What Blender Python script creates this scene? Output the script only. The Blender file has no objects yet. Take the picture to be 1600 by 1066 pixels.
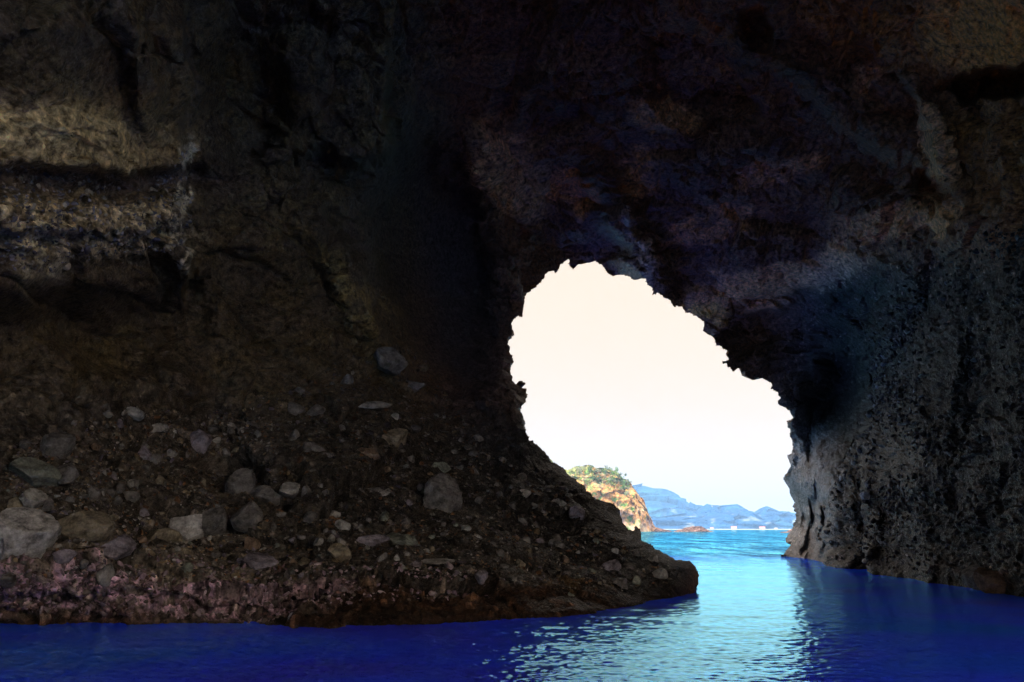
import bpy, math, random
import numpy as np
from mathutils import Vector, Matrix

S = bpy.context.scene
C = S.collection
rad = math.radians

# ------------------------------------------------------------------ camera, sky, sun, exposure
F = 1386.0                      # focal length in photo pixels (1600 wide)
PITCH = rad(11.956)
CAMH = 2.5
cam_d = bpy.data.cameras.new('camera')
cam = bpy.data.objects.new('camera', cam_d); C.objects.link(cam)
cam.location = (0, 0, CAMH)
cam.rotation_euler = (math.pi / 2 + PITCH, 0, 0)
cam_d.sensor_width = 36.0; cam_d.lens = 36.0 * F / 1600.0
cam_d.clip_start = 0.1; cam_d.clip_end = 30000
S.camera = cam

SUN_EL, SUN_ROT = rad(42), rad(-125)      # sun behind the camera, to the left
w = bpy.data.worlds.new("World"); S.world = w; w.use_nodes = True
wn = w.node_tree; wn.nodes.clear()
sky = wn.nodes.new('ShaderNodeTexSky'); sky.sky_type = 'NISHITA'; sky.sun_disc = False
sky.sun_elevation = SUN_EL; sky.sun_rotation = SUN_ROT
sky.air_density = 1.0; sky.dust_density = 1.5; sky.ozone_density = 0.6
hzm = wn.nodes.new('ShaderNodeMix'); hzm.data_type = 'RGBA'; hzm.blend_type = 'MIX'       # a bright cream haze lies over most of the sky
hzm.inputs[0].default_value = 0.985; hzm.inputs[7].default_value = (2.30, 2.12, 1.95, 1)
bg = wn.nodes.new('ShaderNodeBackground'); bg.inputs[1].default_value = 0.15
wo = wn.nodes.new('ShaderNodeOutputWorld')
tcs = wn.nodes.new('ShaderNodeTexCoord'); sxyz = wn.nodes.new('ShaderNodeSeparateXYZ'); wn.links.new(tcs.outputs['Generated'], sxyz.inputs[0])
# the haze glows more towards the sun, high in the sky
elr = wn.nodes.new('ShaderNodeMapRange'); elr.interpolation_type = 'SMOOTHSTEP'
elr.inputs[1].default_value = 0.25; elr.inputs[2].default_value = 0.95; elr.inputs[3].default_value = 1.0; elr.inputs[4].default_value = 7.0
zmy = wn.nodes.new('ShaderNodeMath'); zmy.operation = 'SUBTRACT'; wn.links.new(sxyz.outputs[2], zmy.inputs[0]); wn.links.new(sxyz.outputs[1], zmy.inputs[1])
wn.links.new(zmy.outputs[0], elr.inputs[0])
glow = wn.nodes.new('ShaderNodeVectorMath'); glow.operation = 'SCALE'; glow.inputs[0].default_value = (2.85, 2.30, 1.75)
wn.links.new(elr.outputs[0], glow.inputs['Scale']); wn.links.new(glow.outputs[0], hzm.inputs[7])
wn.links.new(sky.outputs[0], hzm.inputs[6]); wn.links.new(hzm.outputs[2], bg.inputs[0])
wn.links.new(bg.outputs[0], wo.inputs[0])

sl = bpy.data.lights.new('sun', 'SUN'); sl.energy = 4.5; sl.angle = rad(0.5); sl.color = (1.0, 0.95, 0.88)
so = bpy.data.objects.new('sun', sl); C.objects.link(so)
sd = Vector((math.sin(SUN_ROT) * math.cos(SUN_EL), math.cos(SUN_ROT) * math.cos(SUN_EL), math.sin(SUN_EL)))
so.rotation_euler = sd.to_track_quat('Z', 'Y').to_euler(); so.location = (0, 0, 60)

S.view_settings.view_transform = 'Standard'; S.view_settings.look = 'None'
S.view_settings.exposure = 1.35; S.view_settings.gamma = 1.0
S.render.engine = 'CYCLES'
S.cycles.max_bounces = 8; S.cycles.diffuse_bounces = 5; S.cycles.glossy_bounces = 3
S.cycles.use_denoising = True; S.cycles.use_adaptive_sampling = False
S.cycles.sample_clamp_indirect = 6.0

# ------------------------------------------------------------------ helpers
cp, sp = math.cos(PITCH), math.sin(PITCH)
def ang(px, py):
    "photo pixel -> (azimuth, elevation)"
    u = (np.asarray(px, float) - 800) / F; v = (533 - np.asarray(py, float)) / F
    y = cp - sp * v; z = sp + cp * v
    return np.arctan2(u, y), np.arctan2(z, np.hypot(u, y))
def pix(a, b):
    "azimuth, elevation -> photo pixel"
    x = np.sin(a) * np.cos(b); y = np.cos(a) * np.cos(b); z = np.sin(b)
    d = y * cp + z * sp; up = -y * sp + z * cp
    ok = d > 0.15; d = np.where(ok, d, 0.15)
    return np.where(ok, 800 + F * x / d, np.where(x > 0, 9e3, -9e3)), np.where(ok, 533 - F * up / d, -9e3)
def at(px, py, D):
    "photo pixel at horizontal distance D -> world point"
    a, b = ang(px, py)
    return Vector((float(D * np.sin(a)), float(D * np.cos(a)), float(CAMH + D * np.tan(b))))

def _hash(ix, iy, iz, k=0):
    h = (ix.astype(np.int64) * 374761393 + iy.astype(np.int64) * 668265263 + iz.astype(np.int64) * 2147483647 + k * 974634777) & 0xffffffff
    h = ((h ^ (h >> 13)) * 1274126177) & 0xffffffff
    h = ((h ^ (h >> 15)) * 2246822519) & 0xffffffff
    return ((h ^ (h >> 16)) & 0xffffff) / float(0xffffff)
def noise(P, s=1.0, k=0):
    "smooth gradient noise about -1..1; P is (n,3)"
    Q = P * s + 17.13 * (k + 1)
    i = np.floor(Q); f = Q - i; i = i.astype(np.int64)
    u = f * f * f * (f * (f * 6 - 15) + 10)
    out = 0
    for dx in (0, 1):
        for dy in (0, 1):
            for dz in (0, 1):
                h = _hash(i[:, 0] + dx, i[:, 1] + dy, i[:, 2] + dz, k) * 2 * math.pi * 8
                gz = np.cos(h * 0.37) ; r = np.sqrt(np.maximum(0, 1 - gz * gz))
                g = np.cos(h) * r * (f[:, 0] - dx) + np.sin(h) * r * (f[:, 1] - dy) + gz * (f[:, 2] - dz)
                wx = u[:, 0] if dx else 1 - u[:, 0]; wy = u[:, 1] if dy else 1 - u[:, 1]; wz = u[:, 2] if dz else 1 - u[:, 2]
                out = out + g * wx * wy * wz
    return out * 1.5
def fbm(P, s=1.0, o=4, k=0, gain=0.5, ridge=False):
    out = 0; a = 1.0; t = 0
    for j in range(o):
        n = noise(P, s, k + j)
        if ridge: n = 1 - 2 * np.abs(n)
        out = out + a * n; t += a; a *= gain; s *= 2.03
    return out / t
def voronoi(P, s=1.0, k=0, jit=0.9):
    "returns F1, F2, cell random, tilted-plane value of the cell (facets)"
    n = len(P); F1 = np.empty(n); F2 = np.empty(n); R = np.empty(n); T = np.empty(n)
    for c0 in range(0, n, 200000):
        Q = P[c0:c0 + 200000] * s + 5.7 * (k + 1)
        i = np.floor(Q).astype(np.int64); m = len(Q)
        f1 = np.full(m, 9.); f2 = np.full(m, 9.); r = np.zeros(m); t = np.zeros(m)
        for dx in (-1, 0, 1):
            for dy in (-1, 0, 1):
                for dz in (-1, 0, 1):
                    jx, jy, jz = i[:, 0] + dx, i[:, 1] + dy, i[:, 2] + dz
                    hx, hy, hz = _hash(jx, jy, jz, k + 1), _hash(jx, jy, jz, k + 2), _hash(jx, jy, jz, k + 3)
                    ex = Q[:, 0] - (jx + .5 + (hx - .5) * jit); ey = Q[:, 1] - (jy + .5 + (hy - .5) * jit); ez = Q[:, 2] - (jz + .5 + (hz - .5) * jit)
                    d = np.sqrt(ex * ex + ey * ey + ez * ez)
                    near = d < f1
                    f2 = np.where(near, f1, np.minimum(f2, d)); f1 = np.where(near, d, f1)
                    rr = _hash(jx, jy, jz, k + 4)
                    tt = ex * (hy - .5) + ey * (hz - .5) + ez * (hx - .5)
                    r = np.where(near, rr, r); t = np.where(near, tt, t)
        F1[c0:c0 + m] = f1; F2[c0:c0 + m] = f2; R[c0:c0 + m] = r; T[c0:c0 + m] = t
    return F1, F2, R, T
def sstep(a, b, x):
    t = np.clip((x - a) / (b - a), 0, 1); return t * t * (3 - 2 * t)

def mesh_np(name, V, Fq, mat=None, parent=None, col=None, smooth=True):
    me = bpy.data.meshes.new(name)
    n, m = len(V), len(Fq); k = Fq.shape[1]
    me.vertices.add(n); me.vertices.foreach_set('co', np.asarray(V, np.float32).ravel())
    me.loops.add(m * k); me.polygons.add(m)
    me.loops.foreach_set('vertex_index', Fq.astype(np.int32).ravel())
    me.polygons.foreach_set('loop_start', np.arange(0, m * k, k, dtype=np.int32))
    if smooth: me.polygons.foreach_set('use_smooth', np.ones(m, bool))
    me.update(calc_edges=True); me.validate()
    if col is not None:
        at_ = me.color_attributes.new('rock_colour', 'FLOAT_COLOR', 'POINT')
        c4 = np.ones((n, 4), np.float32); c4[:, :3] = col
        at_.data.foreach_set('color', c4.ravel())
    if mat: me.materials.append(mat)
    o = bpy.data.objects.new(name, me); C.objects.link(o)
    if parent: o.parent = parent
    return o
def tag(o, label=None, cat=None, group=None, kind=None):
    if label: o['label'] = label
    if cat: o['category'] = cat
    if group: o['group'] = group
    if kind: o['kind'] = kind
    return o
def empty(name, loc, rz=0):
    o = bpy.data.objects.new(name, None); C.objects.link(o)
    o.location = loc; o.rotation_euler = (0, 0, rz); o.empty_display_size = 0.2
    return o

# ------------------------------------------------------------------ materials
def newmat(name):
    m = bpy.data.materials.new(name); m.use_nodes = True
    nt = m.node_tree; nt.nodes.clear()
    out = nt.nodes.new('ShaderNodeOutputMaterial'); b = nt.nodes.new('ShaderNodeBsdfPrincipled')
    nt.links.new(b.outputs[0], out.inputs[0])
    return m, nt, b
def N(nt, typ, **kw):
    n = nt.nodes.new(typ)
    for k, v in kw.items(): setattr(n, k, v)
    return n
def rock_mat(name, rough=0.55, spec=0.5, tint=None, bump=(1.0, 0.12), scales=(3.0, 14.0), vcol=True, contrast=(0.55, 1.5)):
    m, nt, b = newmat(name); L = nt.links.new
    geo = N(nt, 'ShaderNodeNewGeometry')
    n1 = N(nt, 'ShaderNodeTexNoise'); n1.inputs['Scale'].default_value = scales[0]; n1.inputs['Detail'].default_value = 10; n1.inputs['Roughness'].default_value = 0.68
    n2 = N(nt, 'ShaderNodeTexNoise'); n2.inputs['Scale'].default_value = scales[1]; n2.inputs['Detail'].default_value = 6; n2.inputs['Roughness'].default_value = 0.7
    vo = N(nt, 'ShaderNodeTexVoronoi'); vo.inputs['Scale'].default_value = scales[0] * 1.7
    for x in (n1, n2, vo): L(geo.outputs['Position'], x.inputs['Vector'])
    mr = N(nt, 'ShaderNodeMapRange'); mr.inputs[1].default_value = 0.36; mr.inputs[2].default_value = 0.66
    mr.inputs[3].default_value = contrast[0]; mr.inputs[4].default_value = contrast[1]
    L(n1.outputs[0], mr.inputs[0])
    mul = N(nt, 'ShaderNodeMix', data_type='RGBA', blend_type='MULTIPLY'); mul.inputs[0].default_value = 1
    if vcol:
        vc = N(nt, 'ShaderNodeVertexColor', layer_name='rock_colour'); L(vc.outputs[0], mul.inputs[6])
    else:
        mul.inputs[6].default_value = (*tint, 1)
    L(mr.outputs[0], mul.inputs[7])
    hs = N(nt, 'ShaderNodeHueSaturation'); L(mul.outputs[2], hs.inputs['Color'])
    mr2 = N(nt, 'ShaderNodeMapRange'); mr2.inputs[1].default_value = 0.3; mr2.inputs[2].default_value = 0.7; mr2.inputs[3].default_value = 0.75; mr2.inputs[4].default_value = 1.3
    L(n2.outputs[0], mr2.inputs[0]); L(mr2.outputs[0], hs.inputs['Value'])
    L(hs.outputs[0], b.inputs['Base Color'])
    msp = N(nt, 'ShaderNodeMapRange'); msp.inputs[1].default_value = .56; msp.inputs[2].default_value = .68; msp.inputs[3].default_value = spec * .3; msp.inputs[4].default_value = spec * 1.6
    L(n2.outputs[0], msp.inputs[0]); L(msp.outputs[0], b.inputs['Specular IOR Level'])      # damp crystals glint, the rest is matt
    mr3 = N(nt, 'ShaderNodeMapRange'); mr3.inputs[1].default_value = 0.35; mr3.inputs[2].default_value = 0.65; mr3.inputs[3].default_value = rough + 0.2; mr3.inputs[4].default_value = rough - 0.28
    L(n2.outputs[0], mr3.inputs[0]); L(mr3.outputs[0], b.inputs['Roughness'])
    add = N(nt, 'ShaderNodeMath', operation='MULTIPLY_ADD'); add.inputs[1].default_value = 0.35
    L(vo.outputs['Distance'], add.inputs[0]); L(n1.outputs[0], add.inputs[2])
    bp = N(nt, 'ShaderNodeBump'); bp.inputs['Strength'].default_value = bump[0]; bp.inputs['Distance'].default_value = bump[1]
    L(add.outputs[0], bp.inputs['Height'])
    bp2 = N(nt, 'ShaderNodeBump'); bp2.inputs['Strength'].default_value = bump[0] * 0.8; bp2.inputs['Distance'].default_value = bump[1] * 0.3
    L(n2.outputs[0], bp2.inputs['Height']); L(bp.outputs[0], bp2.inputs['Normal']); L(bp2.outputs[0], b.inputs['Normal'])
    return m

M_cave = rock_mat('cave_rock', rough=0.58, spec=0.5, bump=(1.0, 0.14), scales=(4.0, 15.0), contrast=(.22, 2.1))
M_stone = rock_mat('loose_stone', rough=0.6, spec=0.45, bump=(0.8, 0.10), scales=(2.2, 12.0))

# ------------------------------------------------------------------ the cave shell
# outline of the sea mouth, traced in photo pixels and set in 3D at the distance of the rock it belongs to
MOUTH = [(1086,925),(1087,903),(1077,883),(1072,875),(1050,868),(1032,858),(1015,850),(1000,845),(1002,836),(1001,826),(996,822),(990,829),
 (984,832),(980,822),(975,819),(972,808),(962,798),(955,790),(944,790),(935,785),(922,772),(907,758),(890,746),(875,733),(862,718),(850,708),(836,694),(828,689),(825,676),
 (823.5,659),(816,644),(819,620),(818,606),(801.6,593),(802,572),(795,543.5),(798,532),(807,524),(802,512),(800.4,503),(810,492),(819,485),(822,468.5),(831,457),(841.5,449),(852,434),
 (851,429),(870,420.5),(880,411),(892.5,407.6),(900,411),(912,412),(951,413),(956,420),(960,428),(990,429.5),(994.5,436),(1014,436),(1019,447),(1026,456.5),(1044,459.5),(1048.5,471.5),
 (1060,474),(1072.5,480.5),(1086,490),(1099.5,503),(1098,516.5),(1115,527),(1135.5,543.5),(1129.5,554),(1135.5,563),(1129.5,568.5),(1152,576.5),(1156.5,588.5),(1170,594.5),
 (1194,591.5),(1203,600),(1207.5,611),(1218,618),(1224,626),(1228,640),(1236,653),(1226,658),(1231.5,677),(1235,690),(1234,708),(1227,743),(1232,760),(1236,773),(1240,803),(1237,833),
 (1235,853),(1225,868),(1225,1500),(1086,1500)]
rng = np.random.default_rng(7)
def roughen(poly, n_fixed, it=3, amp=0.11):
    pts = [np.array(p, float) for p in poly]
    for _ in range(it):
        out = []
        for i in range(len(pts) - 1):
            a, b = pts[i], pts[i + 1]; out.append(a)
            L = np.hypot(*(b - a))
            if 4 < L < 60:
                nrm = np.array([-(b - a)[1], (b - a)[0]]) / L
                out.append((a + b) / 2 + nrm * rng.normal() * min(L, 16) * amp)
        out.append(pts[-1]); pts = out
    return np.array(pts)
MOUTHP = roughen(MOUTH, 0)
def inside(px, py, poly):
    r = np.zeros(px.shape, bool)
    m = (px > poly[:, 0].min()) & (px < poly[:, 0].max()) & (py > poly[:, 1].min()) & (py < poly[:, 1].max())
    x, y = px[m], py[m]; c = np.zeros(x.shape, bool)
    n = len(poly)
    for i in range(n):
        x1, y1 = poly[i]; x2, y2 = poly[(i + 1) % n]
        if y1 == y2: continue
        cond = (y1 > y) != (y2 > y)
        c ^= cond & (x < (x2 - x1) * (y - y1) / (y2 - y1) + x1)
    r[m] = c
    return r

# control points: photo pixel -> horizontal distance in metres
CT = [(0,800,26),(0,700,28),(0,600,30),(0,450,29),(0,330,27),(0,200,27),(0,0,23),(-250,900,22),(-250,600,27),(-250,300,26),(-250,0,22),
 (150,860,26.5),(150,700,30),(150,500,32),(150,200,29),(150,0,25),(300,870,27.5),(300,750,32),(300,620,35),(300,450,36),(300,250,34),(300,0,29),
 (450,880,28),(450,780,32),(450,620,37),(450,450,39),(450,250,37),(450,0,31),(600,900,28),(600,780,33),(600,640,39),(600,480,44),(600,250,42),(600,0,34),
 (700,900,29),(700,780,35),(700,640,43),(700,480,50),(700,250,47),(750,0,37),(800,900,30.5),(800,750,39),(800,640,44),(790,500,54),(780,350,54),(780,200,46),
 (840,720,44),(900,880,35),(900,780,42),(1000,860,39),(1000,900,36),(1070,890,38),
 (860,415,60),(892,395,62),(892,300,55),(892,150,43),(892,0,36),(1050,455,64),(1050,350,57),(1050,200,46),(1050,0,35.5),(1135,530,68),(1200,580,74),(1240,640,80),
 (1200,450,62),(1200,300,52),(1200,100,40),(1230,700,84),(1240,800,86),(1262,760,80),(1290,640,84),(1330,600,78),(1360,560,66),(1320,480,62),
 (1300,780,74),(1330,840,70),(1380,780,60),(1400,650,58),(1400,480,54),(1400,300,47),(1400,100,38),(1400,0,34),
 (1500,800,46),(1500,650,46),(1500,450,45),(1500,250,40),(1600,800,37.5),(1600,650,37.5),(1600,450,37),(1600,250,35),(1600,100,33),(1600,0,30),
 (1850,850,30),(1850,500,29),(1850,200,28),(1850,-100,24),(400,-250,23),(800,-250,27),(1200,-250,26),(1600,-250,24),(0,-250,19)]
CT = np.array(CT, float)
ca, cb = ang(CT[:, 0], CT[:, 1])
K = np.stack([ca, cb], 1) * 3.0
def U(r2): return np.where(r2 > 1e-12, r2 * np.log(r2 + 1e-12), 0)
A = U(((K[:, None] - K[None]) ** 2).sum(-1)) + np.eye(len(K)) * 0.003
Pm = np.concatenate([np.ones((len(K), 1)), K], 1)
sol = np.linalg.solve(np.block([[A, Pm], [Pm.T, np.zeros((3, 3))]]), np.concatenate([np.log(CT[:, 2]), [0, 0, 0]]))
def tps(a, b):
    q = np.stack([a, b], 1) * 3.0; out = np.empty(len(q))
    for c in range(0, len(q), 40000):
        s = q[c:c + 40000]
        out[c:c + 40000] = U(((s[:, None] - K[None]) ** 2).sum(-1)) @ sol[:len(K)] + sol[len(K)] + s @ sol[len(K) + 1:]
    return np.exp(np.clip(out, np.log(12), np.log(110)))
# waterline
WL = [(-400,990),(-150,978),(0,974),(60,978),(140,972),(200,977),(300,976),(450,978),(600,975),(700,972),(800,968),(900,960),(960,952),(1000,944),(1050,935),(1086,926),(1150,905),(1225,869),
 (1255,873),(1282,878),(1292,884),(1355,888),(1362,896),(1415,901),(1450,910),(1515,919),(1600,934),(1750,955),(2000,985)]
WL = np.array(WL, float); wa, wb = ang(WL[:, 0], WL[:, 1]); wD = CAMH / np.tan(-wb)

def tunnel(a, b):
    sx = np.where(a < 0, 27.0, 31.0)
    dw = sx / np.maximum(np.abs(np.sin(a)), 0.02)
    dw = np.minimum(dw, np.where(np.abs(a) > math.pi / 2, 60 / np.maximum(-np.cos(a), 0.05), 60))
    dc = np.where(b > 0.02, 21.0 / np.tan(np.maximum(b, 0.02)), 1e3)
    return (dw ** -4.0 + dc ** -4.0) ** -0.25
# grid of directions: dense over the picture, coarse elsewhere
STEP = rad(0.058)
a_in = np.arange(rad(-34), rad(34), STEP)
a_out = np.concatenate([np.linspace(math.pi * -1, rad(-60), 60, endpoint=False), np.linspace(rad(-60), rad(-34), 90, endpoint=False)])
AZ = np.concatenate([a_out, a_in, np.sort(-a_out)])
EL = np.concatenate([np.linspace(rad(-32), rad(-9.3), 16, endpoint=False), np.arange(rad(-9.3), rad(34), STEP), np.linspace(rad(34), rad(60), 70, endpoint=False), np.linspace(rad(60), rad(89.6), 24)])
nA, nE = len(AZ), len(EL)
a, b = np.meshgrid(AZ, EL); a = a.ravel(); b = b.ravel()
px, py = pix(a, b)
Dt = tps(a, b); Dg = tunnel(a, b)
wt = sstep(rad(36), rad(50), np.abs(a)); wt = np.maximum(wt, sstep(rad(36), rad(50), b))
D = Dt * (1 - wt) + Dg * wt
wDa = np.interp(a, wa, wD); wba = np.interp(a, wa, wb)
aw = AZ; bw = np.interp(aw, wa, wb)
Dw_t = np.interp(a, aw, tps(aw, bw))
corr = (wDa / Dw_t - 1) * np.exp(-np.maximum(b - wba, 0) / rad(4.5)) * (1 - wt)
D = D * (1 + corr)
D = np.where(b < wba, wDa * (1 - wt) + Dg * wt, D)

# large features, placed where the photograph has them
def bump_ell(cx, cy, rx, ry, rot=0, soft=0.35):
    c, s = math.cos(rad(rot)), math.sin(rad(rot))
    x = (px - cx) * c + (py - cy) * s; y = -(px - cx) * s + (py - cy) * c
    return 1 - sstep(1 - soft, 1 + soft, np.sqrt((x / rx) ** 2 + (y / ry) ** 2))
P0 = np.stack([D * np.sin(a), D * np.cos(a), CAMH + D * np.tan(b)], 1)
near = (px > -300) & (px < 1900) & (py > -300) & (py < 1100)
nx = np.zeros(len(a)); ny = np.zeros(len(a))
nx[near] = fbm(P0[near], 0.35, 4, 31); ny[near] = fbm(P0[near], 0.35, 4, 41)
opx, opy = px.copy(), py.copy()
px = px + nx * 26; py = py + ny * 26           # warped, so that feature edges wander
dd = np.zeros(len(a))
# left buttress edge and its recess to the right
dd -= 4.0 * (1 - sstep(282, 292, px)) * sstep(-60, 60, py) * (1 - sstep(430, 520, py))
dd += 1.8 * bump_ell(150, 285, 190, 22)                       # undercut below the pale bed
dd -= 1.2 * bump_ell(120, 340, 190, 26)                       # ledge
dd += 1.6 * bump_ell(190, 490, 130, 95, 10, .25)              # hollow under the ledge
dd += 1.1 * bump_ell(340, 690, 30, 150, -6, .9)               # gully down the bank
dd += 3.0 * bump_ell(680, 420, 85, 190, -8, .35)              # smooth alcove
dd -= 1.5 * bump_ell(520, 400, 26, 140, -32, .6)              # slanting rib
dd -= 3.2 * (1 - sstep(600, 612, px)) * (1 - sstep(230, 262, py)) * sstep(400, 600, px)
dd += 2.0 * bump_ell(380, 150, 60, 120, 5, .5)
dd -= 1.5 * bump_ell(230, 130, 20, 70, 0, .5)
dd += 4.0 * bump_ell(1560, 132, 75, 22, -12, .25)             # slot in the roof at the right
dd += 3.0 * bump_ell(1178, 40, 20, 26, 0, .3)
dd += 3.5 * bump_ell(1455, 300, 26, 30, 0, .4)
dd -= 2.6 * bump_ell(980, 360, 26, 120, -28, .6)              # hanging rib above the mouth
dd += 2.2 * bump_ell(1090, 130, 90, 70, 40, .3)
dd -= 1.8 * bump_ell(1320, 170, 24, 130, -55, .5)
dd -= 2.0 * bump_ell(1470, 220, 14, 90, -25, .6)
dd += 3.2 * bump_ell(1305, 640, 46, 90, 18, .5)               # dark recess over the right pillar
dd -= 3.0 * bump_ell(1325, 830, 36, 74, 0, .75)               # second buttress
dd += 2.0 * bump_ell(1275, 820, 12, 60, 6, .7)
dd -= 1.0 * bump_ell(1440, 700, 50, 170, 6, .9)
dd += 1.0 * bump_ell(1430, 530, 30, 110, 20, .8)
dd += .6 * bump_ell(1520, 620, 18, 200, 10, .8)
dd += 1.8 * bump_ell(1250, 500, 120, 40, -12, .4)
# sea-worn foot of the bank: undercut just above the water
foot = (1 - sstep(0, rad(1.6), b - wba)) * (opx < 1080)
dd -= 0.7 * bump_ell(300, 905, 620, 22) * (opx < 1000)

# rock relief, from noise in true 3D
Q = P0.copy()
strat = Q * np.array([0.6, 0.6, 1.9])
bed = Q @ Matrix.Rotation(rad(32), 3, 'Y').to_3x3().__array__() if False else np.stack([Q[:, 0] * .84 + Q[:, 2] * .54, Q[:, 1], (-Q[:, 0] * .54 + Q[:, 2] * .84) * 2.3], 1) * .7
leftm = 1 - sstep(600, 760, opx)
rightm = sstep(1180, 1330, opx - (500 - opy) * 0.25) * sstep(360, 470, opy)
bankm = sstep(560, 680, opy + (opx - 300) * -0.05) * (1 - sstep(1060, 1100, opx))
ceilm = (1 - leftm) * (1 - rightm) * (1 - bankm)
smoothm = np.clip(bump_ell(680, 430, 90, 200, -8, .3) + .35 * bump_ell(1300, 610, 90, 100, 10, .3) + .8 * bump_ell(1540, 60, 110, 80, 0, .4) + .8*bump_ell(1210, 440, 150, 34, -12, .4), 0, 1)
far = ~near
d0 = 1.0 * fbm(Q, 0.11, 3, 1) + np.zeros(len(a))
dn = d0
i = np.where(near)[0]
qn = Q[i]
warp = qn + 0.8 * np.stack([noise(qn, .4, 60), noise(qn, .4, 61), noise(qn, .4, 62)], 1)
big = fbm(warp * np.array([1, 1, 1.7]), 0.22, 4, 5, .5)
v0 = voronoi(warp * np.array([.8, .8, 1.3]), 0.30, 1)
f1, f2, r1, t1 = voronoi(strat[i] + .35 * (warp - qn), 0.62, 3)
g1, g2, r2, t2 = voronoi(bed[i] + .35 * (warp - qn), 1.5, 9)
h1, h2, r3, t3 = voronoi(warp, 2.1, 15, .95)
k1, k2, r4, t4 = voronoi(qn + .1 * (warp - qn), 5.2, 21, .95)
fine = fbm(qn, 3.2, 4, 70, .62)
amp = .18 + .82 * sstep(-.28, .32, noise(qn, .16, 95) + .35 * noise(qn, .5, 96))
sm = smoothm[i]; lm = leftm[i]; rm = rightm[i]; bm = bankm[i]; cm = ceilm[i]
rough_ = (1 - .88 * sm) * np.where(rm + bm > .5, .55 + .45 * amp, amp)
crack = lambda d, w_: np.exp(-np.maximum(d, 0) * w_)
x = -0.55 * big * (1 - .6 * sm)
x += (1 - .8 * sm) * (1 - .7 * bump_ell(120, 260, 240, 150)[i]) * (1 - .88 * rm) * (-(v0[2] - .5) * .7 + 1.1 * v0[3] + .25 * crack(v0[1] - v0[0], 26))
x += rough_ * (1 - rm) * (-(r1 - .5) * .34 + .62 * t1 + .10 * crack(f2 - f1, 22))
x += rough_ * (1 - .5 * bm) * (1 - .7 * rm) * (-(r2 - .5) * .14 + .32 * t2)
x += rough_ * .10 * t3
x += (1 - .6 * sm) * cm * (-(r2 - .5) * .16 + .30 * t2 + .30 * t1 + .14 * crack(f2 - f1, 26) - (v0[2] - .5) * .3)
cob = np.sqrt(np.maximum(0, 1 - (h1 / .60) ** 2)) * (r3 > .35) * (.3 + .7 * r3)
pcob = np.sqrt(np.maximum(0, 1 - (k1 / .60) ** 2)) * (r4 > .3) * (.3 + .7 * r4)
x += (1.15 * rm + .5 * bm) * np.maximum(rough_, .7 * rm) * (-.22 * cob - .10 * pcob)
x += rm * rough_ * (-(r1 - .5) * .5 + .35 * t1)
x += (1 - .7 * sm) * (-.05 * fine - .05 * rough_ * fbm(qn, 1.1, 3, 77))
ledge = np.clip(bump_ell(120, 350, 200, 60)[i] + .35 * bump_ell(80, 215, 160, 44, 3, .5)[i] + bump_ell(300, 925, 520, 45)[i], 0, 1)
x += .5 * bump_ell(120, 260, 220, 130)[i] * (-(r1 - .5) * .3 + .5 * t1 - .16 * (g1 < .38) * r2)
x += ledge * (-.06 * cob - .06 * pcob - .05 * t4 - .24 * fbm(qn * np.array([1, 1, 1.9]), 1.5, 5, 120, .62))
xn = np.zeros(len(a)); xn[i] = x
xn *= 1 - .6 * sstep(930, 1010, opx) * (opx < 1100) * sstep(760, 820, opy)
_m = np.where((px > 740) & (px < 1290) & (py > 350) & (py < 940))[0]; _P = MOUTHP[(MOUTHP[:, 1] < 1000)]
_d = np.concatenate([np.sqrt(((np.stack([opx[c], opy[c]], 1)[:, None] - _P[None]) ** 2).sum(-1)).min(1) for c in np.array_split(_m, 60)])
xn[_m] *= 1 - .6 * np.exp(-(_d / 14) ** 2)
xn *= 1 - .45 * sstep(1190, 1215, opx) * (opx < 1300) * (opy > 640)
dn = d0 + dd
xn *= 1 - .4 * np.exp(-np.abs(b - wba) / rad(.4))
# keep the tip and the mouth edge where they are but let them be rough
D = np.maximum(D + dn * np.clip(D / 35, .05, 1.5), .02)
D = np.where(opy > 1100, wDa * (1 - wt) + Dg * wt, D)
V = np.stack([D * np.sin(a), D * np.cos(a), CAMH + D * np.tan(b)], 1)
V[:, 2] = np.minimum(V[:, 2], 40)
# the fine relief stands out along the surface normal
Vg = V.reshape(nE, nA, 3)
du = np.gradient(Vg, axis=1); dv = np.gradient(Vg, axis=0)
nn = np.cross(dv, du); nn /= np.linalg.norm(nn, axis=2, keepdims=True) + 1e-9
for _ in range(6):                                   # blurred, so the relief does not fold over itself
    nn[1:-1] = (nn[:-2] + nn[1:-1] * 2 + nn[2:]) / 4; nn[:, 1:-1] = (nn[:, :-2] + nn[:, 1:-1] * 2 + nn[:, 2:]) / 4
nn /= np.linalg.norm(nn, axis=2, keepdims=True) + 1e-9
nn = nn.reshape(-1, 3)
sgn = np.sign((nn * (V - [0, 0, CAMH])).sum(1))[:, None]
vd = V - [0, 0, CAMH]; vd /= np.linalg.norm(vd, axis=1, keepdims=True)
facing = np.abs((nn * vd).sum(1))
V = V + nn * sgn * (xn * np.clip(facing * 1.7, .3 + .35 * rightm, 1))[:, None]

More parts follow.
